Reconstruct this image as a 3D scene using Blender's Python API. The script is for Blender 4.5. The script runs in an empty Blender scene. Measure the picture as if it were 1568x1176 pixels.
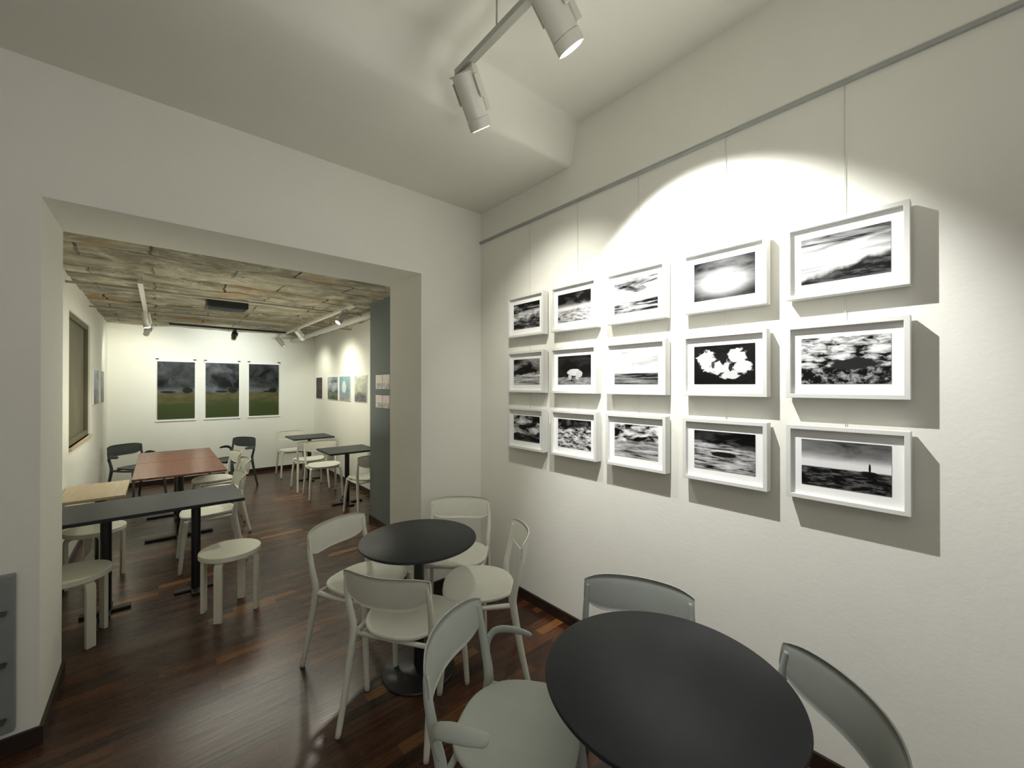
import bpy, bmesh, math, random
from mathutils import Vector, Matrix, noise
random.seed(7)
S = bpy.context.scene
COL = S.collection
W = 2.07      # right wall x
D = 2.77      # partition front y
DT = 3.32     # partition back y
BY = 8.7      # back wall
BX = 2.33
LX = -0.60

# ------------------------------------------------------------------ node helpers
class NT:
    def __init__(s, name):
        s.m = bpy.data.materials.new(name); s.m.use_nodes = True
        s.t = s.m.node_tree; s.b = s.t.nodes['Principled BSDF']
    def n(s, typ, **kw):
        nd = s.t.nodes.new(typ)
        for k, v in kw.items(): setattr(nd, k, v)
        return nd
    def put(s, sock, v):
        if isinstance(v, bpy.types.NodeSocket): s.t.links.new(v, sock)
        elif v is not None: sock.default_value = v
    def math(s, op, a, b=None, c=None, clamp=False):
        nd = s.n('ShaderNodeMath', operation=op); nd.use_clamp = clamp
        s.put(nd.inputs[0], a); s.put(nd.inputs[1], b)
        if c is not None: s.put(nd.inputs[2], c)
        return nd.outputs[0]
    def noise(s, vec, scale=5, detail=4, rough=.5, dist=0):
        nd = s.n('ShaderNodeTexNoise')
        if vec is not None: s.put(nd.inputs['Vector'], vec)
        nd.inputs['Scale'].default_value = scale; nd.inputs['Detail'].default_value = detail
        nd.inputs['Roughness'].default_value = rough; nd.inputs['Distortion'].default_value = dist
        return nd.outputs['Fac']
    def mapping(s, vec, scale=(1,1,1), loc=(0,0,0), rot=(0,0,0)):
        nd = s.n('ShaderNodeMapping'); s.put(nd.inputs['Vector'], vec)
        nd.inputs['Scale'].default_value = scale; nd.inputs['Location'].default_value = loc
        nd.inputs['Rotation'].default_value = rot
        return nd.outputs[0]
    def coord(s, k='Object'):
        return s.n('ShaderNodeTexCoord').outputs[k]
    def ramp(s, f, stops):
        nd = s.n('ShaderNodeValToRGB'); s.put(nd.inputs[0], f)
        e = nd.color_ramp.elements
        while len(e) < len(stops): e.new(.5)
        for i, (p, c) in enumerate(stops):
            e[i].position = p; e[i].color = (*c, 1)
        return nd.outputs[0]
    def mix(s, f, a, b, mode='MIX'):
        nd = s.n('ShaderNodeMix', data_type='RGBA', blend_type=mode)
        s.put(nd.inputs[0], f)
        s.put(nd.inputs[6], (*a, 1) if isinstance(a, tuple) else a)
        s.put(nd.inputs[7], (*b, 1) if isinstance(b, tuple) else b)
        return nd.outputs[2]
    def smooth(s, v, a, b):
        nd = s.n('ShaderNodeMapRange', interpolation_type='SMOOTHSTEP')
        s.put(nd.inputs[0], v); nd.inputs[1].default_value = a; nd.inputs[2].default_value = b
        return nd.outputs[0]
    def bump(s, h, strength=.2, dist=.01):
        nd = s.n('ShaderNodeBump'); s.put(nd.inputs['Height'], h)
        nd.inputs['Strength'].default_value = strength; nd.inputs['Distance'].default_value = dist
        s.t.links.new(nd.outputs[0], s.b.inputs['Normal'])
    def base(s, c): s.put(s.b.inputs['Base Color'], (*c, 1) if isinstance(c, tuple) else c)
    def rough(s, r): s.put(s.b.inputs['Roughness'], r)

def simple(name, col, rough=.5, var=.06, scale=12, bump=0, metal=0, spec=None):
    k = NT(name)
    c2 = tuple(max(0, x*(1-var)) for x in col); c1 = tuple(min(1, x*(1+var)) for x in col)
    f = k.noise(k.coord(), scale, 4)
    k.base(k.ramp(f, [(.3, c2), (.7, c1)])); k.rough(rough)
    k.b.inputs['Metallic'].default_value = metal
    if spec is not None: k.b.inputs['Specular IOR Level'].default_value = spec
    if bump: k.bump(k.noise(k.coord(), scale*12, 5), bump, .004)
    return k.m

def plaster(name, col, b=.25):
    k = NT(name)
    big = k.noise(k.coord(), 1.4, 5, .6)
    c2 = tuple(x*.95 for x in col)
    k.base(k.ramp(big, [(.3, c2), (.7, col)])); k.rough(.85)
    h = k.math('ADD', k.math('MULTIPLY', k.noise(k.coord(), 55, 6, .6), .5), k.noise(k.coord(), 6, 3))
    k.bump(h, b, .006)
    return k.m

M = {}
M['wall'] = plaster('wall_plaster', (.81, .80, .73), .22)
M['wall_far'] = plaster('wall_plaster_far', (.82, .82, .74))
M['wall_shaded'] = plaster('wall_grey_green_shaded', (.16, .185, .172))  # grey-green pier plaster, darkened to carry the shade of its unlit face
M['ceil'] = plaster('ceiling_plaster', (.78, .77, .695), .12)
M['white'] = simple('white_plastic', (.70, .70, .61), .38, .03)
M['grey'] = simple('grey_plastic', (.30, .32, .295), .42, .03)
M['lgrey'] = simple('light_grey_plastic', (.45, .48, .435), .42, .03)
M['dark'] = simple('dark_plastic', (.045, .055, .055), .4)
M['blacktop'] = simple('black_laminate', (.014, .017, .022), .42, .1, 20, spec=.35)
M['blackmetal'] = simple('black_metal', (.012, .012, .013), .4)
M['stoolw'] = simple('stool_lacquer', (.70, .69, .57), .35, .04)
M['frame'] = simple('frame_white_wood', (.70, .70, .665), .45, .03)
M['mat'] = simple('mat_board', (.86, .86, .85), .8, .01)
M['rail'] = simple('rail_grey', (.36, .37, .35), .5)
M['wire'] = simple('wire_nylon', (.72, .72, .68), .4)
M['fix'] = simple('fixture_white', (.62, .61, .55), .4, .02)
M['fixgrey'] = simple('fixture_grey', (.40, .40, .35), .4, .02)
M['basebd'] = simple('dark_baseboard', (.022, .012, .008), .35, .2)
M['olive'] = simple('olive_blind', (.12, .112, .065), .7, .1, 3)
M['rack'] = simple('rack_grey', (.22, .235, .23), .4)

# floor : dark strip parquet
k = NT('floor_parquet')
co = k.coord()
br = k.n('ShaderNodeTexBrick'); k.put(br.inputs['Vector'], co)
br.offset = .37; br.offset_frequency = 2
br.inputs['Scale'].default_value = 1; br.inputs['Brick Width'].default_value = .40
br.inputs['Row Height'].default_value = .065; br.inputs['Mortar Size'].default_value = .0009
br.inputs['Bias'].default_value = -.05
br.inputs['Color1'].default_value = (0, 0, 0, 1); br.inputs['Color2'].default_value = (1, 1, 1, 1)
br.inputs['Mortar'].default_value = (0, 0, 0, 1)
pl = k.ramp(br.outputs['Color'], [(0, (.028, .0100, .0045)), (.5, (.062, .0215, .0085)), (.85, (.100, .038, .014)), (.97, (.28, .13, .035))])
gr = k.noise(k.mapping(co, (3, 60, 1)), 1, 6, .65)
k.base(k.mix(1, pl, k.ramp(gr, [(.25, (.55, .55, .55)), (.75, (1.35, 1.3, 1.2))]), 'MULTIPLY'))
k.rough(k.math('MULTIPLY_ADD', gr, .22, .17))
k.b.inputs['Specular IOR Level'].default_value = .6
k.bump(k.math('SUBTRACT', gr, k.math('MULTIPLY', br.outputs['Fac'], 2)), .09, .002)
M['floor'] = k.m

def wood(name, a, b, rough=.4):
    k = NT(name)
    g = k.noise(k.mapping(k.coord(), (40, 3, 3)), 1, 6, .6, .4)
    k.base(k.ramp(g, [(.3, a), (.7, b)])); k.rough(rough)
    return k.m
M['redwood'] = wood('reddish_wood', (.14, .05, .028), (.24, .095, .05), .3)
M['oak'] = wood('light_oak', (.42, .32, .19), (.56, .45, .30))

# rough exposed ceiling of back room: mottled concrete cast against short boards
k = NT('rough_concrete_ceiling')
co = k.coord()
wob = k.n('ShaderNodeTexNoise'); k.put(wob.inputs['Vector'], co); wob.inputs['Scale'].default_value = 3.5; wob.inputs['Detail'].default_value = 5
vm = k.n('ShaderNodeVectorMath', operation='MULTIPLY_ADD')
k.put(vm.inputs[0], wob.outputs['Color']); vm.inputs[1].default_value = (.09, .09, 0); k.put(vm.inputs[2], co)
bk = k.n('ShaderNodeTexBrick'); k.put(bk.inputs['Vector'], vm.outputs[0]); bk.offset = .43
bk.inputs['Scale'].default_value = 1; bk.inputs['Brick Width'].default_value = .95; bk.inputs['Row Height'].default_value = .34
bk.inputs['Mortar Size'].default_value = .010; bk.inputs['Mortar Smooth'].default_value = .6
bk.inputs['Color1'].default_value = (.45, .45, .45, 1); bk.inputs['Color2'].default_value = (1, 1, 1, 1); bk.inputs['Mortar'].default_value = (.3, .3, .3, 1)
g1 = k.noise(k.mapping(co, (1.4, 2.4, 2)), 1.8, 10, .68, .5)
g2 = k.noise(co, 4.5, 10, .75, .3)
g3 = k.noise(k.mapping(co, (2.4, 5, 2)), 1.3, 9, .75, 1.2)
g4 = k.noise(k.mapping(co, (.9, 1.2, 2), (4, 2, 0)), 1.4, 6, .6)
c = k.ramp(g1, [(.28, (.17, .15, .10)), (.45, (.34, .31, .22)), (.6, (.54, .51, .38)), (.75, (.37, .30, .18))])
c = k.mix(.5, c, bk.outputs['Color'], 'MULTIPLY')
c = k.mix(k.smooth(g2, .48, .66), c, (.60, .57, .44))
c = k.mix(k.smooth(g4, .54, .68), c, (.42, .28, .13))
c = k.mix(k.smooth(g3, .62, .71), c, (.08, .065, .04))
jn = k.math('MULTIPLY', bk.outputs['Fac'], k.smooth(g4, .40, .6))
c = k.mix(jn, c, (.06, .05, .03))
k.base(c); k.rough(.9)
k.bump(k.math('SUBTRACT', k.math('ADD', g1, g2), k.math('ADD', k.math('MULTIPLY', g3, .6), bk.outputs['Fac'])), .9, .03)
M['roughceil'] = k.m

def emis(name, col, st):
    k = NT(name); k.base(col)
    k.b.inputs['Emission Color'].default_value = (*col, 1); k.b.inputs['Emission Strength'].default_value = st
    return k.m
M['lens'] = emis('lamp_lens', (1, .98, .9), 12)

# ------------------------------------------------------------------ picture material
def picture(name, sky=(.4, 1, 2, 5, 0), gnd=(.1, .6, 3, 12), hz=(.4, 0, .2, .06), glow=None, vig=.0,
            blobs=(), seed=0, ts=(1, 1, 1), tg=(1, 1, 1), rough=.45, con=2.2):
    k = NT(name)
    uv = k.coord('UV')
    sp = k.n('ShaderNodeSeparateXYZ'); k.put(sp.inputs[0], uv)
    x, y = sp.outputs[0], sp.outputs[1]
    n1 = k.noise(k.mapping(uv, (sky[2], sky[3], 1), (seed*3.1, seed*1.7, seed)), 1, 7, .6, .5)
    n2 = k.noise(k.mapping(uv, (gnd[2], gnd[3], 1), (seed*1.3, seed*2.7, 5+seed)), 1, 9, .72, .3)
    n3 = k.noise(k.mapping(uv, (3, 1, 1), (seed*5.3, 0, 9+seed)), 1, 6, .55)
    def val(n, base, cc):
        return k.math('MULTIPLY_ADD', k.math('SUBTRACT', n, .5), cc*con, base)
    s = k.math('ADD', val(n1, sky[0], sky[1]), k.math('MULTIPLY', k.math('SUBTRACT', y, .65), sky[4]))
    if glow:
        d = k.math('DIVIDE', k.math('SUBTRACT', y, glow[0]), glow[1])
        e = k.math('POWER', 2.718, k.math('MULTIPLY', k.math('MULTIPLY', d, d), -1))
        s = k.math('MULTIPLY_ADD', e, glow[2], s)
    s = k.math('MAXIMUM', k.math('MINIMUM', s, .78), .004)
    g = k.math('MAXIMUM', k.math('MINIMUM', val(n2, gnd[0], gnd[1]), .78), .004)
    edge = k.math('ADD', k.math('MULTIPLY_ADD', k.math('SUBTRACT', x, .5), hz[1], hz[0]),
                  k.math('MULTIPLY', k.math('SUBTRACT', n3, .5), hz[2]*2))
    m = k.smooth(k.math('SUBTRACT', edge, y), -hz[3], hz[3])
    def tint(v, t):
        cb = k.n('ShaderNodeCombineXYZ')
        for i in range(3): k.put(cb.inputs[i], k.math('MULTIPLY', v, t[i]))
        return cb.outputs[0]
    c = k.mix(m, tint(s, ts), tint(g, tg))
    for bl in blobs:
        (cx, cy, rx, ry, v, rg) = bl[:6]
        w = bl[6] if len(bl) > 6 else .12
        dx = k.math('DIVIDE', k.math('SUBTRACT', x, cx), rx); dy = k.math('DIVIDE', k.math('SUBTRACT', y, cy), ry)
        d = k.math('SQRT', k.math('ADD', k.math('MULTIPLY', dx, dx), k.math('MULTIPLY', dy, dy)))
        d = k.math('MULTIPLY_ADD', k.math('SUBTRACT', n2, .5), rg*2, d)
        mm = k.math('SUBTRACT', 1, k.smooth(d, 1.0 - w, 1.0 + w))
        vv = v if isinstance(v, tuple) else (v, v, v)
        c = k.mix(mm, c, vv)
    if vig:
        dx = k.math('SUBTRACT', x, .5); dy = k.math('SUBTRACT', y, .45)
        r2 = k.math('ADD', k.math('MULTIPLY', dx, dx), k.math('MULTIPLY', dy, dy))
        f = k.math('SUBTRACT', 1, k.math('MULTIPLY', r2, vig), clamp=True)
        cb = k.n('ShaderNodeCombineXYZ')
        for i in range(3): k.put(cb.inputs[i], f)
        c = k.mix(1, c, cb.outputs[0], 'MULTIPLY')
    k.base(c); k.rough(rough); k.b.inputs['Specular IOR Level'].default_value = .15
    return k.m

# ------------------------------------------------------------------ mesh helpers
def mesh_obj(name, verts, faces, mat, parent=None, smooth=False, mods=()):
    me = bpy.data.meshes.new(name); me.from_pydata([tuple(v) for v in verts], [], faces); me.update()
    return place(name, me, mat, parent, smooth, mods)
def place(name, me, mat, parent=None, smooth=False, mods=()):
    if mat and not me.materials: me.materials.append(mat)
    if smooth:
        for p in me.polygons: p.use_smooth = True
    o = bpy.data.objects.new(name, me); COL.objects.link(o)
    if parent: o.parent = parent
    for md in mods:
        if md[0] == 'bevel':
            b = o.modifiers.new('b', 'BEVEL'); b.width = md[1]; b.segments = md[2]; b.limit_method = 'ANGLE'
    return o
def empty(name, loc=(0, 0, 0), rz=0):
    e = bpy.data.objects.new(name, None); COL.objects.link(e)
    e.location = loc; e.rotation_euler = (0, 0, rz); e.empty_display_size = .1
    return e
def boxes(name, bl, mat, parent=None, bevel=0, seg=2):
    V, F = [], []
    for (a, b) in bl:
        i = len(V)
        V += [(a[0], a[1], a[2]), (b[0], a[1], a[2]), (b[0], b[1], a[2]), (a[0], b[1], a[2]),
              (a[0], a[1], b[2]), (b[0], a[1], b[2]), (b[0], b[1], b[2]), (a[0], b[1], b[2])]
        F += [(i, i+3, i+2, i+1), (i+4, i+5, i+6, i+7), (i, i+1, i+5, i+4), (i+1, i+2, i+6, i+5),
              (i+2, i+3, i+7, i+6), (i+3, i, i+4, i+7)]
    return mesh_obj(name, V, F, mat, parent, False, [('bevel', bevel, seg)] if bevel else ())
def catmull(P, R, sub=6):
    P = [Vector(p) for p in P]; out, rr = [], []
    n = len(P)
    for i in range(n-1):
        p0, p1, p2, p3 = P[max(i-1, 0)], P[i], P[i+1], P[min(i+2, n-1)]
        for j in range(sub):
            t = j/sub
            out.append(.5*((2*p1)+(p2-p0)*t+(2*p0-5*p1+4*p2-p3)*t*t+(3*p1-p0-3*p2+p3)*t**3))
            rr.append(R[i]*(1-t)+R[i+1]*t)
    out.append(P[-1]); rr.append(R[-1])
    return out, rr
def tube_data(P, R, seg=12, flat=(1, 1), smooth=True, up=(0, 0, 1), V=None, F=None):
    if V is None: V, F = [], []
    if smooth and len(P) > 2: P, R = catmull(P, R)
    else: P = [Vector(p) for p in P]
    base = len(V); n = len(P); u = None
    for i in range(n):
        t = (P[min(i+1, n-1)]-P[max(i-1, 0)]).normalized()
        if u is None:
            u = Vector(up)
            if abs(u.dot(t)) > .95: u = Vector((0, 1, 0))
        u = (u-t*u.dot(t)).normalized(); v = t.cross(u)
        for j in range(seg):
            a = 2*math.pi*j/seg
            V.append(P[i]+u*math.cos(a)*R[i]*flat[0]+v*math.sin(a)*R[i]*flat[1])
    for i in range(n-1):
        for j in range(seg):
            a = base+i*seg+j; b = base+i*seg+(j+1) % seg
            F.append((a, b, b+seg, a+seg))
    F.append(tuple(base+j for j in reversed(range(seg))))
    F.append(tuple(base+(n-1)*seg+j for j in range(seg)))
    return V, F
def tube(name, P, R, mat, parent=None, seg=12, flat=(1, 1), smooth=True, up=(0, 0, 1)):
    if not isinstance(R, (list, tuple)): R = [R]*len(P)
    V, F = tube_data(P, R, seg, flat, smooth, up)
    return mesh_obj(name, V, F, mat, parent, True)
def lathe_data(prof, seg=48, sx=1, sy=1, p=2.0):
    V, F = [], []
    for (r, z) in prof:
        for j in range(seg):
            a = 2*math.pi*j/seg; c, s = math.cos(a), math.sin(a)
            V.append((r*sx*math.copysign(abs(c)**(2/p), c), r*sy*math.copysign(abs(s)**(2/p), s), z))
    n = len(prof)
    for i in range(n-1):
        for j in range(seg):
            a = i*seg+j; b = i*seg+(j+1) % seg
            F.append((a, b, b+seg, a+seg))
    F.append(tuple(reversed(range(seg)))); F.append(tuple((n-1)*seg+j for j in range(seg)))
    return V, F
def lathe(name, prof, mat, parent=None, seg=48, sx=1, sy=1, p=2.0, smooth=True):
    V, F = lathe_data(prof, seg, sx, sy, p)
    o = mesh_obj(name, V, F, mat, parent, smooth)
    if smooth:
        b = o.modifiers.new('e', 'EDGE_SPLIT'); b.split_angle = math.radians(40)
    return o

# ------------------------------------------------------------------ room shell
boxes('floor', [((-2.6, -2.2, -.1), (2.6, 9.0, 0))], M['floor'])
boxes('wall_right', [((W, -2.2, 0), (W+.2, DT-.02, 3.5))], M['wall'])
boxes('wall_left', [((-2.6, -2.2, 0), (-2.4, D, 3.5))], M['wall'])
boxes('wall_partition', [((-2.6, D, 0), (-.403, DT, 3.5)), ((-.403, D, 2.455), (1.504, DT, 3.5)),
                         ((1.504, D, 0), (W+.0, DT, 3.5))], M['wall'])
def sst(a, b, x):
    t = max(0, min(1, (x-a)/(b-a))); return t*t*(3-2*t)
# one plaster ceiling: a lowered strip along the partition whose step fades out toward the left
V, F = [], []
NX = 60
ys = [-2.2, -1, 0, .8, 1.3, 1.5] + [1.56+.02*i for i in range(16)] + [1.95, 2.2, 2.5, D+.05]
for i in range(NX+1):
    x = -2.6+(W+.05+2.6)*i/NX
    st_ = .03+.23*sst(-.1, 1.9, x)
    r = .012+.10*(1-sst(.8, 2.0, x))
    for yy in ys:
        V.append((x, yy, 3.065+st_*(1-sst(1.72-r, 1.76+r, yy))))
n = len(ys)
for i in range(NX):
    for j in range(n-1):
        a = i*n+j; F.append((a, a+1, a+n+1, a+n))
mesh_obj('ceiling', V, F, M['ceil'], None, True)
boxes('wall_back', [((LX-.2, BY, 0), (BX+.3, BY+.2, 2.9))], M['wall_far'])
boxes('wall_back_right', [((BX, 4.7, 0), (BX+.2, BY, 2.9))], M['wall_far'])
boxes('wall_pier', [((1.88, DT, 0), (BX+.2, 4.7, 2.9))], M['wall_shaded'])
n0, n1_, nz0, nz1 = 5.25, 6.7, 1.04, 2.28
boxes('wall_back_left', [((LX-.3, DT, 0), (LX, n0, 2.9)), ((LX-.3, n1_, 0), (LX, BY, 2.9)),
                         ((LX-.3, n0, 0), (LX, n1_, nz0)), ((LX-.3, n0, nz1), (LX, n1_, 2.9))], M['wall_far'])
win = empty('window_1', (LX-.045, (n0+n1_)/2, 1.66))
hw_ = (n1_-n0)/2
boxes('blind', [((-.03, -hw_, -.62), (0, hw_, .62))], M['olive'], win)
boxes('window_frame', [((0, -hw_, -.62), (.03, -hw_+.05, .62)), ((0, hw_-.05, -.62), (.03, hw_, .62)), ((0, -hw_+.05, .57), (.03, hw_-.05, .62)),
                       ((0, -hw_+.05, -.62), (.03, hw_-.05, -.57))], M['olive'], win, .004)
boxes('sill', [((0, -hw_, -.645), (.065, hw_, -.62))], M['oak'], win, .004)
# rough ceiling in back room
V, F = [], []
nx, ny = 170, 240
x0_, x1_ = LX-.05, BX+.1
for i in range(nx+1):
    for j in range(ny+1):
        xx = x0_+(x1_-x0_)*i/nx; yy = DT-.02+(BY+.06-DT)*j/ny
        dz = noise.noise(Vector((xx*1.6, yy*2.2, 1)))*.020+noise.noise(Vector((xx*6, yy*8, 3)))*.010
        gv = abs(yy-4.80-noise.noise(Vector((xx*3, 0, 0)))*.05)
        dz += .07*(1-sst(.03, .07, gv))
        gv = abs(yy-6.35-noise.noise(Vector((xx*3, 4, 0)))*.06)
        dz += .04*(1-sst(.01, .05, gv))
        V.append((xx, yy, 2.565+dz))
for i in range(nx):
    for j in range(ny):
        a = i*(ny+1)+j; F.append((a, a+1, a+ny+2, a+ny+1))
mesh_obj('ceiling_back_room', V, F, M['roughceil'], None, True)
# baseboards
t, hb = .014, .07
boxes('baseboard_right', [((W-t, -2.2, 0), (W, D, hb))], M['basebd'])
boxes('baseboard_partition', [((-2.4, D-t, 0), (-.403, D, hb)), ((1.504, D-t, 0), (W, D, hb)),
                              ((-.403, D-t, 0), (-.403+t, DT, hb)), ((1.504-t, D-t, 0), (1.504, DT, hb))], M['basebd'])
boxes('baseboard_back', [((LX, BY-t, 0), (BX, BY, hb)), ((BX-t, 4.7, 0), (BX, BY, hb)), ((LX, DT, 0), (LX+t, BY, hb)),
                         ((1.88-t, DT, 0), (1.88, 4.7, hb))], M['basebd'])

# ------------------------------------------------------------------ picture rail + wires
rail = empty('picture_rail', (W-.012, .3, 2.815))
boxes('rail_profile', [((-.006, -2.5, -.009), (.012, 2.47, .009))], M['rail'], rail, .003)
FY = [2.156, 1.705, 1.256, .784, .334]
FZ = [2.113, 1.700, 1.283]
for i, fy in enumerate(FY):
    tube('wire_%d' % i, [(.006, fy-.3, 0), (.006, fy-.3, 1.13-2.805)], .0013, M['wire'], rail, 6, smooth=False)

# ------------------------------------------------------------------ 15 framed photographs
SPEC = {
 (0,0): dict(sky=(.33,1.2,1.5,5,-1.0), gnd=(.06,.7,2,9), hz=(.42,.1,.25,.08)),
 (0,1): dict(sky=(.03,.25,2,3,-.2), gnd=(.33,1.0,5,14), hz=(.42,0,.12,.05), glow=(.45,.10,.6)),
 (0,2): dict(sky=(.36,1.0,1.2,3.5,-1.2), gnd=(.2,1.1,1.5,12), hz=(.33,.1,.1,.05)),
 (0,3): dict(sky=(.15,.35,2,4,.1), gnd=(.10,.4,2,6), hz=(.3,0,.1,.2), vig=2.3, blobs=[(.5,.40,.38,.25,.66,.6,.8)]),
 (0,4): dict(sky=(.32,.8,1.0,6,-.2), gnd=(.03,.25,3,10), hz=(.27,.4,.2,.06), glow=(.4,.2,.35), vig=.8),
 (1,0): dict(sky=(.06,.5,2,3,.4), gnd=(.4,1.2,1.2,10), hz=(.42,.1,.25,.04)),
 (1,1): dict(sky=(.008,.03,2,3,0), gnd=(.18,.5,5,14), hz=(.24,0,.05,.03), blobs=[(.5,.42,.2,.12,.5,.35),(.66,.36,.09,.12,.42,.3),(.38,.27,.05,.1,.4,.2),(.6,.27,.05,.1,.4,.2)]),
 (1,2): dict(sky=(.40,.5,1.2,3,.4), gnd=(.12,.7,1,12), hz=(.33,0,.04,.03), glow=(.4,.12,.3), blobs=[(.5,.30,.36,.035,.02,.4)]),
 (1,3): dict(sky=(.006,.012,2,2,0), gnd=(.5,2.2,6,6), hz=(-.5,0,0,.05), blobs=[(.22,.62,.15,.22,.74,1.2),(.45,.42,.22,.16,.62,1.3),(.72,.70,.15,.18,.72,1.2),(.8,.42,.16,.14,.62,1.3),(.6,.25,.14,.12,.58,1.2),(.5,.66,.05,.16,.01,.7),(.62,.42,.03,.1,.02,.9),(.33,.5,.03,.1,.05,.9)]),
 (1,4): dict(sky=(.36,1.6,5,9,.3), gnd=(.06,1.2,6,5), hz=(.35,.03,.08,.03), blobs=[(.62,.42,.26,.12,.02,.9)]),
 (2,0): dict(sky=(.2,1.6,1.6,3,-.3), gnd=(.02,.3,2,8), hz=(.3,.2,.2,.05)),
 (2,1): dict(sky=(.03,.3,3,3,0), gnd=(.28,1.7,5,9), hz=(.72,.1,.2,.05)),
 (2,2): dict(sky=(.25,1.7,3,5,.2), gnd=(.33,1.0,1.2,10), hz=(.45,.1,.2,.08)),
 (2,3): dict(sky=(.02,.15,2,4,0), gnd=(.35,1.6,2,14), hz=(.66,-.1,.12,.04), blobs=[(.5,.42,.22,.07,.01,.4)], vig=1),
 (2,4): dict(sky=(.25,.2,1.5,4,-.5), gnd=(.02,.35,5,14), hz=(.42,0,.02,.015), glow=(.5,.12,.55), blobs=[(.78,.5,.012,.1,.01,0),(.77,.42,.08,.02,.01,.1)]),
}
def framed(r, c):
    e = empty('framed_photograph', (W-.012, FY[c], FZ[r]))
    w, h, fw, dp = .380, .304, .0175, .050
    hw, hh = w/2, h/2
    V, F = [], []
    for x in (0, -dp):
        for (a, b) in ((hw, hh), (hw-fw, hh-fw)):
            V += [(x, a, -b), (x, -a, -b), (x, -a, b), (x, a, b)]
    for i in range(4):
        j = (i+1) % 4
        F += [(8+i, 8+j, 12+j, 12+i), (0+j, 0+i, 4+i, 4+j), (0+i, 0+j, 8+j, 8+i), (4+j, 4+i, 12+i, 12+j)]
    mesh_obj('frame_border', V, F, M['frame'], e, False, [('bevel', .0015, 2)])
    iw, ih = hw-fw, hh-fw
    boxes('mat_board', [((-dp+.020, -iw, -ih), (-.002, iw, ih))], M['mat'], e)
    pw, ph = .138, .0935
    me = bpy.data.meshes.new('print')
    x = -dp+.0185
    me.from_pydata([(x, pw, -ph), (x, -pw, -ph), (x, -pw, ph), (x, pw, ph)], [], [(0, 1, 2, 3)])
    uvl = me.uv_layers.new(name='UVMap')
    for i, q in enumerate([(0, 0), (1, 0), (1, 1), (0, 1)]): uvl.data[i].uv = q
    place('print', me, picture('photo_bw_%d%d' % (r, c), seed=r*5+c+1, con=2.6, **SPEC[(r, c)]), e)
for r in range(3):
    for c in range(5): framed(r, c)

# ------------------------------------------------------------------ back wall prints
def print_panel(name, loc, rz, w, h, mat, clips=True):
    e = empty(name, loc, rz)
    me = bpy.data.meshes.new('print')
    me.from_pydata([(-w/2, -.012, -h/2), (w/2, -.012, -h/2), (w/2, -.012, h/2), (-w/2, -.012, h/2)], [], [(0, 1, 2, 3)])
    uvl = me.uv_layers.new(name='UVMap')
    for i, q in enumerate([(0, 0), (1, 0), (1, 1), (0, 1)]): uvl.data[i].uv = q
    place('print', me, mat, e)
    boxes('backing', [((-w/2-.004, -.011, -h/2-.004), (w/2+.004, .001, h/2+.004))], M['mat'], e)
    if clips:
        boxes('hanger_bars', [((-w/2-.02, -.018, h/2), (w/2+.02, 0, h/2+.03)), ((-w/2-.02, -.018, -h/2-.03), (w/2+.02, 0, -h/2))], M['mat'], e, .003)
        boxes('clips', [((s*w/2-.02, -.022, h/2+.03), (s*w/2+.02, -.002, h/2+.05)) for s in (-1, 1)], M['blackmetal'], e, .002)
    return e
for i, xc in enumerate((.215, .84, 1.47)):
    trees = [(.80, .50, .14, .05, (.010, .014, .008), .5), (.28+.2*i, .475, .20, .018, (.012, .016, .008), .5)]
    m = picture('landscape_%d' % i, sky=(.035, .10 if i != 1 else .2, 2, 4, .05), gnd=(.13, .12, 2, 12), hz=(.45, 0, .02, .02),
                glow=(.49, .06, .09), seed=20+i*3, ts=(.88, .96, 1.0), tg=(.78, .72, .30),
                blobs=[(.5, .08, .9, .24, (.050, .068, .022), .5, .5)]+trees)
    print_panel('landscape_print', (xc, BY-.002, 1.515), 0, .48, .95, m)
for i, (yc, w, sp) in enumerate([(8.28, .38, dict(sky=(.04,.1,2,3,0), gnd=(.02,.1,2,4))),
                      (7.48, .55, dict(sky=(.35,.8,2,3,0), gnd=(.12,.4,2,4), ts=(.8,.9,1), tg=(.8,1,.6))),
                      (6.87, .5, dict(sky=(.42,.2,2,3,.2), gnd=(.3,.3,2,4), hz=(.2,0,.1,.05), ts=(.55,.85,.95), blobs=[(.45,.55,.2,.25,(.6,.68,.66),.4)])),
                      (6.17, .48, dict(sky=(.5,.5,2,3,.3), gnd=(.15,.3,3,6), hz=(.3,0,.2,.1), ts=(.95,1,.8)))]):
    print_panel('colour_print', (BX-.002, yc, 1.55), -math.pi/2, w, .40, picture('print_col_%d' % i, seed=40+i, **sp), False)
for i, (yc, w) in enumerate([(7.15, .5), (7.85, .4)]):
    print_panel('colour_print', (LX+.002, yc, 1.58), math.pi/2, w, .42, picture('print_left_%d' % i, seed=50+i, sky=(.4,.5,2,2,.2), gnd=(.2,.4,2,5), ts=(.8,.9,1)), False)
for j, z in enumerate((1.64, 1.42)):
    for i, yc in enumerate((4.23, 4.42)):
        print_panel('postcard', (1.880, yc, z), -math.pi/2, .17, .13 if j else .15,
                    picture('postcard_%d%d' % (i, j), seed=60+i+2*j, sky=(.8,.3,2,2,0), gnd=(.5,.8,3,3), ts=(1,.88,.84)), False)

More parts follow.
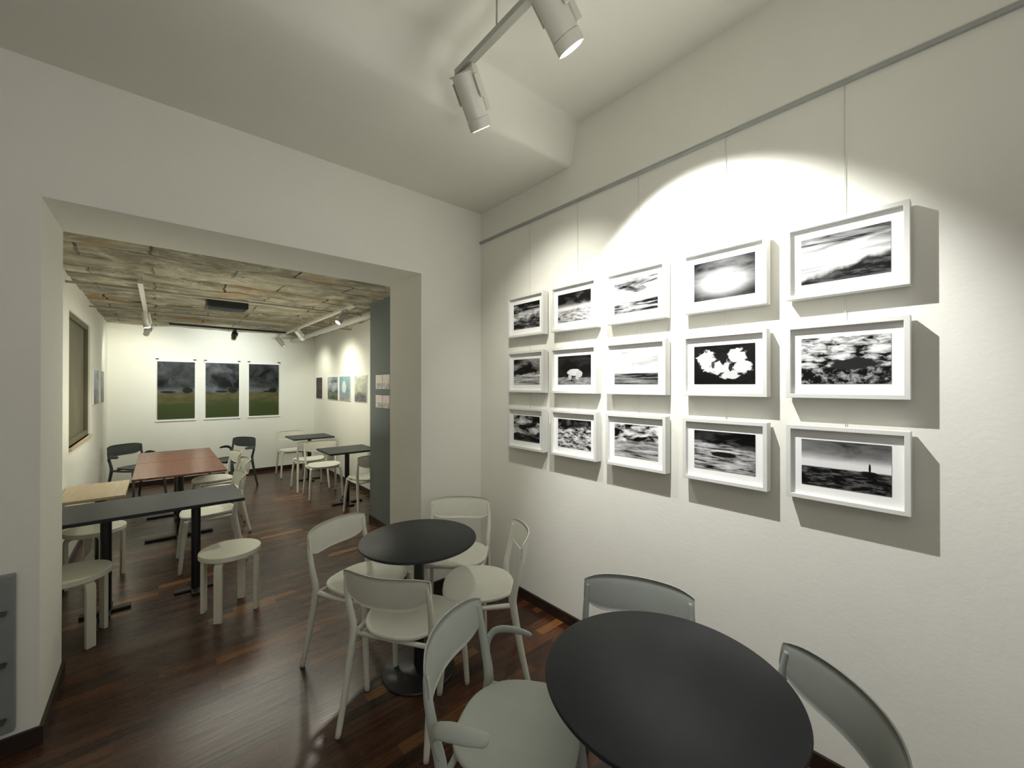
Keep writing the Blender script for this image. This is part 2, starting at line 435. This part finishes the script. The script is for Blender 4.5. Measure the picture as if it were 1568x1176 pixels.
# ------------------------------------------------------------------ chairs
cache = {}
def cached(key, fn):
    if key not in cache:
        V, F = fn(); me = bpy.data.meshes.new(key[0]); me.from_pydata([tuple(v) for v in V], [], F); me.update(); cache[key] = me
    return cache[key]
def seat_data():
    prof = [(.02, .432), (.6, .432), (.93, .436), (.985, .443), (1, .451), (.99, .458), (.96, .461), (.88, .458), (.7, .452), (.4, .448), (.05, .447)]
    V, F = lathe_data(prof, 56, .205, .212, 2.7)
    V2 = []
    for (x, y, z) in V:
        wv = y*(1-.12*(-x/.2))
        zz = z-.012*max(0, (x-.12)/.09)**2*.6 + .010*abs(y/.2)**3
        V2.append((x, wv, zz))
    return V2, F
def back_data(N=24, K=8):
    V, F = [], []
    for side in (0, 1):
        for i in range(N+1):
            s = -1+2*i/N
            for j in range(K+1):
                t = j/K
                zb = .610+.060*abs(s)**5; zt = .765-.020*abs(s)**6
                z = zb+(zt-zb)*t
                th = .0065*(1-.55*abs(2*t-1)**4)
                x = -.262+.062*s*s-.16*(z-.6)
                V.append((x+(th if side else -th), .222*s, z))
    n = (N+1)*(K+1)
    for side in (0, 1):
        for i in range(N):
            for j in range(K):
                a = side*n+i*(K+1)+j
                f = (a, a+1, a+K+2, a+K+1)
                F.append(f if not side else f[::-1])
    def st(a, b): F.append((a, b, b+n, a+n))
    for i in range(N): st((i+1)*(K+1), i*(K+1)); st(i*(K+1)+K, (i+1)*(K+1)+K)
    for j in range(K): st(j, j+1); st(N*(K+1)+j+1, N*(K+1)+j)
    return V, F
def legs_data():
    V, F = [], []
    for s in (-1, 1):
        tube_data([(-.262, .222*s, 0), (-.222, .214*s, .18), (-.182, .204*s, .40), (-.178, .205*s, .47), (-.196, .212*s, .56), (-.216, .212*s, .66), (-.226, .207*s, .725)],
                  [.0145, .0170, .0200, .0195, .0170, .0145, .010], 12, (1.0, .85), V=V, F=F, up=(1, 0, 0))
        tube_data([(.208, .218*s, 0), (.188, .208*s, .22), (.160, .190*s, .435)], [.0145, .0175, .020], 12, (1, .85), V=V, F=F, up=(1, 0, 0))
        tube_data([(-.175, .20*s, .428), (0, .2*s, .424), (.155, .188*s, .43)], [.014, .012, .014], 10, (1, 1), V=V, F=F)
    tube_data([(.15, -.185, .425), (.15, .185, .425)], [.011, .011], 8, (1, 1), False, V=V, F=F)
    tube_data([(-.17, -.2, .425), (-.17, .2, .425)], [.011, .011], 8, (1, 1), False, V=V, F=F)
    return V, F
def arms_data():
    V, F = [], []
    for s in (-1, 1):
        tube_data([(-.182, .210*s, .50), (-.192, .226*s, .565), (-.172, .244*s, .606), (-.13, .252*s, .621), (-.075, .252*s, .624), (-.025, .247*s, .621), (-.013, .244*s, .618)],
                  [.014, .017, .020, .024, .024, .019, .008], 14, (.42, 1.0), V=V, F=F, up=(0.3, 0, 1))
    return V, F
def chair(name, x, y, ang, mat, arms=False):
    e = empty(name, (x, y, 0), math.radians(ang)); m = M[mat]
    place('seat', cached(('seat', mat), seat_data), m, e, True)
    place('backrest', cached(('backrest', mat), back_data), m, e, True)
    place('legs', cached(('legs', mat), legs_data), m, e, True)
    if arms: place('armrests', cached(('armrests', mat), arms_data), m, e, True)
    return e
chair('dining_chair', .955, 1.86, 33, 'white')
chair('dining_chair', .93, 2.38, -64, 'white')
chair('dining_chair', 1.53, 2.33, 228, 'white')
chair('dining_chair', 1.39, 1.88, 145, 'white')
chair('armchair', .90, 1.00, -58, 'lgrey', True)
chair('dining_chair', 1.315, .835, 206, 'grey')
chair('dining_chair', 1.25, .405, 137, 'grey')
# back room
chair('dining_chair', .34, 4.62, 180, 'white')
chair('dining_chair', .50, 5.45, 178, 'white')
chair('dining_chair', .50, 6.15, 184, 'white')
chair('armchair', -.22, 7.75, -50, 'dark', True)
chair('armchair', .85, 7.60, 215, 'dark', True)
chair('dining_chair', 1.80, 8.0, -92, 'white')
chair('dining_chair', 1.78, 6.85, 88, 'white')
chair('dining_chair', 1.80, 6.22, -95, 'white')
chair('dining_chair', 1.98, 5.02, 92, 'white')

# ------------------------------------------------------------------ tables
def round_table(x, y, r):
    e = empty('round_table', (x, y, 0))
    lathe('tabletop', [(r-.012, .722), (r-.003, .727), (r, .733), (r-.002, .739), (r-.006, .741), (.02, .741)], M['blacktop'], e, 96)
    lathe('column', [(.06, .705), (.06, .722)], M['blackmetal'], e, 24)
    lathe('post', [(.028, .02), (.028, .71)], M['blackmetal'], e, 24)
    lathe('base_plate', [(.195, 0), (.20, .004), (.195, .010), (.05, .022), (.03, .03)], M['blackmetal'], e, 64)
round_table(1.125, .60, .352)
round_table(1.105, 2.06, .322)
def tr(parent, dx, dy):
    c = bpy.data.objects.new('post_mount', None); COL.objects.link(c); c.parent = parent; c.location = (dx, dy, 0); return c
def rect_table(name, x0, x1, y0, y1, mat, posts, z=.735, base=.2):
    cx, cy = (x0+x1)/2, (y0+y1)/2
    e = empty(name, (cx, cy, 0)); hx, hy = (x1-x0)/2, (y1-y0)/2
    boxes('tabletop', [((-hx, -hy, z-.024), (hx, hy, z))], mat, e, .004)
    for i, (px, py) in enumerate(posts):
        lathe('post_%d' % i, [(.03, .015), (.03, z-.02)], M['blackmetal'], tr(e, px-cx, py-cy), 20)
        boxes('foot_%d' % i, [((px-cx-base, py-cy-.03, 0), (px-cx+base, py-cy+.03, .02)), ((px-cx-.03, py-cy-base, 0), (px-cx+.03, py-cy+base, .02)),
                              ((px-cx-.12, py-cy-.12, z-.034), (px-cx+.12, py-cy+.12, z-.024))], M['blackmetal'], e, .004)
    return e
rect_table('bar_table', -.59, .50, 3.70, 4.27, M['blacktop'], [(-.28, 4.03), (.22, 4.03)], base=.13)
rect_table('dining_table', -.19, .53, 5.08, 6.05, M['redwood'], [(.17, 5.55)], base=.28)
rect_table('dining_table', -.19, .53, 6.06, 7.0, M['redwood'], [(.17, 6.5)], base=.28)
rect_table('wooden_side_table', -.585, -.20, 4.42, 5.1, M['oak'], [(-.39, 5.03)], base=.06)
rect_table('cafe_table', 1.62, 2.25, 5.32, 5.92, M['blacktop'], [(1.93, 5.62)])
rect_table('cafe_table', 1.62, 2.25, 7.15, 7.75, M['blacktop'], [(1.93, 7.45)])

# ------------------------------------------------------------------ stools (bent-leg)
def stool(x, y, ang):
    e = empty('stool', (x, y, 0), math.radians(ang)); r = .185
    lathe('seat', [(r-.004, .405), (r, .409), (r, .437), (r-.004, .441), (.02, .441)], M['stoolw'], e, 64)
    V, F = [], []
    for i in range(4):
        a = i*math.pi/2; c, s = math.cos(a), math.sin(a)
        pts = [(.07, .396), (.12, .396), (.152, .390), (.166, .372), (.168, .34), (.168, .0)]
        base = len(V)
        hw, ht = .024, .0115
        for m, (q, z) in enumerate(pts):
            if m == 0: n = (0, 1)
            else:
                q0, z0 = pts[m-1]; q1, z1 = pts[min(m+1, len(pts)-1)]
                dq, dz = q1-q0, z1-z0; l = math.hypot(dq, dz); n = (-dz/l, dq/l)
            for (sw, st) in ((-1, -1), (1, -1), (1, 1), (-1, 1)):
                qq = q+n[0]*ht*st; zz = max(0, z+n[1]*ht*st)
                V.append((c*qq-s*hw*sw, s*qq+c*hw*sw, zz))
        for m in range(len(pts)-1):
            for t_ in range(4):
                a0 = base+m*4+t_; b0 = base+m*4+(t_+1) % 4
                F.append((a0, b0, b0+4, a0+4))
        F.append((base+3, base+2, base+1, base)); L = base+(len(pts)-1)*4; F.append((L, L+1, L+2, L+3))
    mesh_obj('legs', V, F, M['stoolw'], e, False, [('bevel', .003, 2)])
stool(.385, 3.49, 60)
stool(-.41, 3.69, 35)
stool(-.39, 4.72, 20)

# ------------------------------------------------------------------ track lights
def track_spot(name, pos, target, zt, col='fix', size=1.0, power=100, cone=60, blend=.4, color=(1, .97, .88), lens=True, soft=.03, rs=1.0):
    e = empty(name, pos)
    d = (Vector(target)-Vector(pos)).normalized()
    q = d.to_track_quat('-Z', 'Y')
    h = zt-pos[2]
    boxes('adapter', [((-.018, -.06, h-.035), (.018, .06, h-.001))], M[col], e, .003)
    tube('stem', [(0, 0, 0), (0, 0, h-.03)], .008, M[col], e, 10, smooth=False)
    hd = bpy.data.objects.new('head', None); COL.objects.link(hd); hd.parent = e
    hd.rotation_mode = 'QUATERNION'; hd.rotation_quaternion = q
    s = size; R_ = size*rs
    lathe('body', [(.034*R_, .05*s), (.040*R_, .045*s), (.040*R_, -.110*s), (.0395*R_, -.112*s)], M[col], hd, 40)
    lathe('front_ring', [(.034*R_, -.150*s), (.041*R_, -.152*s), (.0415*R_, -.115*s), (.040*R_, -.113*s)][::-1], M['fix'], hd, 40)
    boxes('driver_housing', [((-.034*R_, .034*R_, -.10*s), (.034*R_, .058*R_, .055*s))], M[col], hd, .005)
    boxes('yoke', [((-.050*R_, -.012, -.05*s), (-.044*R_, .012, .03*s)), ((.044*R_, -.012, -.05*s), (.050*R_, .012, .03*s)), ((-.05*R_, -.012, .03*s+.02), (.05*R_, .012, .036*s+.02))], M[col], hd, .002)
    if lens:
        lathe('lens', [(.032*R_, -.154*s), (.032*R_, -.153*s)], M['lens'], hd, 32)
    if power:
        ld = bpy.data.lights.new('spot', 'SPOT'); ld.energy = power; ld.spot_size = math.radians(cone); ld.spot_blend = blend
        ld.color = color; ld.shadow_soft_size = soft
        lo = bpy.data.objects.new('lamp', ld); COL.objects.link(lo); lo.parent = hd; lo.location = (0, 0, -.20*s)
    return e
tk = empty('ceiling_track', (1.07, .4, 3.09))
boxes('track_profile', [((-.017, -1.9, -.014), (.017, 1.22, .014))], M['fixgrey'], tk, .002)
for yy in (.92, -.3, -1.4):
    tube('suspension_rod', [(0, yy, .01), (0, yy, .14)], .004, M['fixgrey'], tk, 8, smooth=False)
track_spot('track_spotlight', (1.085, 1.56, 3.0), (W, 1.85, 1.75), 3.078, 'fix', 1.15, 62, 88, 1.0, rs=1.15, soft=.05, color=(1, .98, .89))
track_spot('track_spotlight', (1.08, 1.03, 3.03), (W, .90, 1.88), 3.078, 'fix', 1.15, 190, 82, .5, (1, 1, .98), soft=.012, rs=1.15)

def track(name, x, y0, y1, z):
    e = empty(name, (x, (y0+y1)/2, z)); h = (y1-y0)/2
    boxes('track_profile', [((-.017, -h, -.014), (.017, h, .014))], M['fix'], e, .002)
    for k_ in (-.8, 0, .8):
        tube('suspension_rod', [(0, k_*h, .01), (0, k_*h, .12)], .004, M['fix'], e, 8, smooth=False)
    return e
track('ceiling_track', -.12, 4.5, 8.4, 2.45)
track('ceiling_track', 1.55, 4.3, 8.4, 2.45)
C2 = (1, .98, .83)
track_spot('track_spotlight', (-.12, 7.6, 2.38), (-.35, BY, 1.8), 2.438, 'fix', .8, 26, 110, .9, C2)
track_spot('track_spotlight', (-.12, 6.2, 2.38), (.1, 6.2, .7), 2.438, 'fix', .8, 30, 120, .8, C2, soft=.06)
track_spot('track_spotlight', (1.55, 7.9, 2.38), (BX, 8.0, 1.5), 2.438, 'fix', .8, 22, 120, .9, C2)
track_spot('track_spotlight', (1.55, 6.6, 2.38), (BX, 6.7, 1.4), 2.438, 'fix', .8, 38, 130, .9, C2)
track_spot('track_spotlight', (1.55, 4.6, 2.38), (.2, 4.3, .8), 2.438, 'fix', .8, 40, 120, .8, C2, soft=.06)
tc = empty('ceiling_track', (.85, 7.3, 2.45))
boxes('track_profile', [((-.75, -.017, -.014), (.75, .017, .014))], M['blackmetal'], tc, .002)
track_spot('track_spotlight', (.85, 7.3, 2.36), (.85, BY, 1.75), 2.438, 'blackmetal', .8, 60, 120, .9, (.94, 1, .98))
e = empty('ceiling_vent', (.58, 5.6, 2.47))
boxes('housing', [((-.19, -.13, 0), (.19, .13, .10))], M['blackmetal'], e, .006)
boxes('louvres', [((-.17, -.11+.045*i, -.01), (.17, -.09+.045*i, 0)) for i in range(5)], M['dark'], e, .001)
e = empty('ceiling_pipes', (0, 0, 2.47))
tube('pipe_a', [(LX+.0, 5.05, 0.01), (BX-.0, 5.05, .01)], .011, M['fixgrey'], e, 12, smooth=False)
tube('pipe_b', [(LX+.0, 6.6, .03), (BX-.0, 6.6, .03)], .010, M['fixgrey'], e, 12, smooth=False)
tube('duct', [(1.95, 4.75, -.0), (1.95, BY, -.0)], .045, M['fix'], e, 20, smooth=False)
boxes('duct_brackets', [((1.94, y_, .03), (1.96, y_+.02, .13)) for y_ in (5.3, 6.4, 7.5)], M['fixgrey'], e)

# brochure rack on the partition at far left
e = empty('brochure_rack', (-.80, D-.002, 0))
boxes('panel', [((-.33, -.03, .10), (.33, .003, .78))], M['rack'], e, .006)
boxes('shelf_lips', [((-.31, -.065, z), (.31, -.03, z+.012)) for z in (.16, .40, .62)], M['dark'], e, .003)
boxes('leaflets', [((-.29+.2*i, -.055, z), (-.13+.2*i, -.035, z+.17)) for z in (.172, .412) for i in range(3)], M['lgrey'], e, .001)

# ------------------------------------------------------------------ ambient light
w = bpy.data.worlds.new('World'); S.world = w; w.use_nodes = True
w.node_tree.nodes['Background'].inputs[0].default_value = (.97, .96, .93, 1)
w.node_tree.nodes['Background'].inputs[1].default_value = .46
def area(name, loc, target, size, power, col):
    ld = bpy.data.lights.new(name, 'AREA'); ld.energy = power; ld.size = size; ld.color = col
    o = bpy.data.objects.new(name, ld); COL.objects.link(o); o.location = loc
    o.rotation_euler = (Vector(target)-Vector(loc)).to_track_quat('-Z', 'Y').to_euler()
area('room_fill', (-.6, -.6, 3.0), (-.4, 0.2, 0), 1.2, 9, (1, .985, .91))  # unseen fill added to brighten the front room, no fixture here
area('room_ceiling_fill', (.9, .2, 1.9), (1.0, 1.2, 3.3), .5, 5.5, (1, .985, .88))  # added upward fill without a body, lifts the plaster ceiling
area('back_room_fill', (.8, 6.0, 2.42), (.8, 6.0, 0), 1.2, 20, (1, .98, .84))  # extra unseen fill that evens out the back room brightness
area('back_room_ceiling_fill', (.7, 5.2, .9), (.7, 5.4, 2.5), 1.4, 19, (1, .97, .82))  # invisible fill aimed up, put in to brighten the rough ceiling

# ------------------------------------------------------------------ camera
cam = bpy.data.cameras.new('camera'); co_ = bpy.data.objects.new('camera', cam); COL.objects.link(co_)
co_.location = (0, 0, 1.6)
cam.sensor_fit = 'HORIZONTAL'; cam.sensor_width = 36; cam.lens = 36*617/1568
cam.clip_start = .02
co_.rotation_euler = (math.radians(90.2), 0, math.radians(-41.2))
S.camera = co_
S.view_settings.view_transform = 'Standard'
S.view_settings.look = 'None'
S.view_settings.exposure = .08
print('DONE')
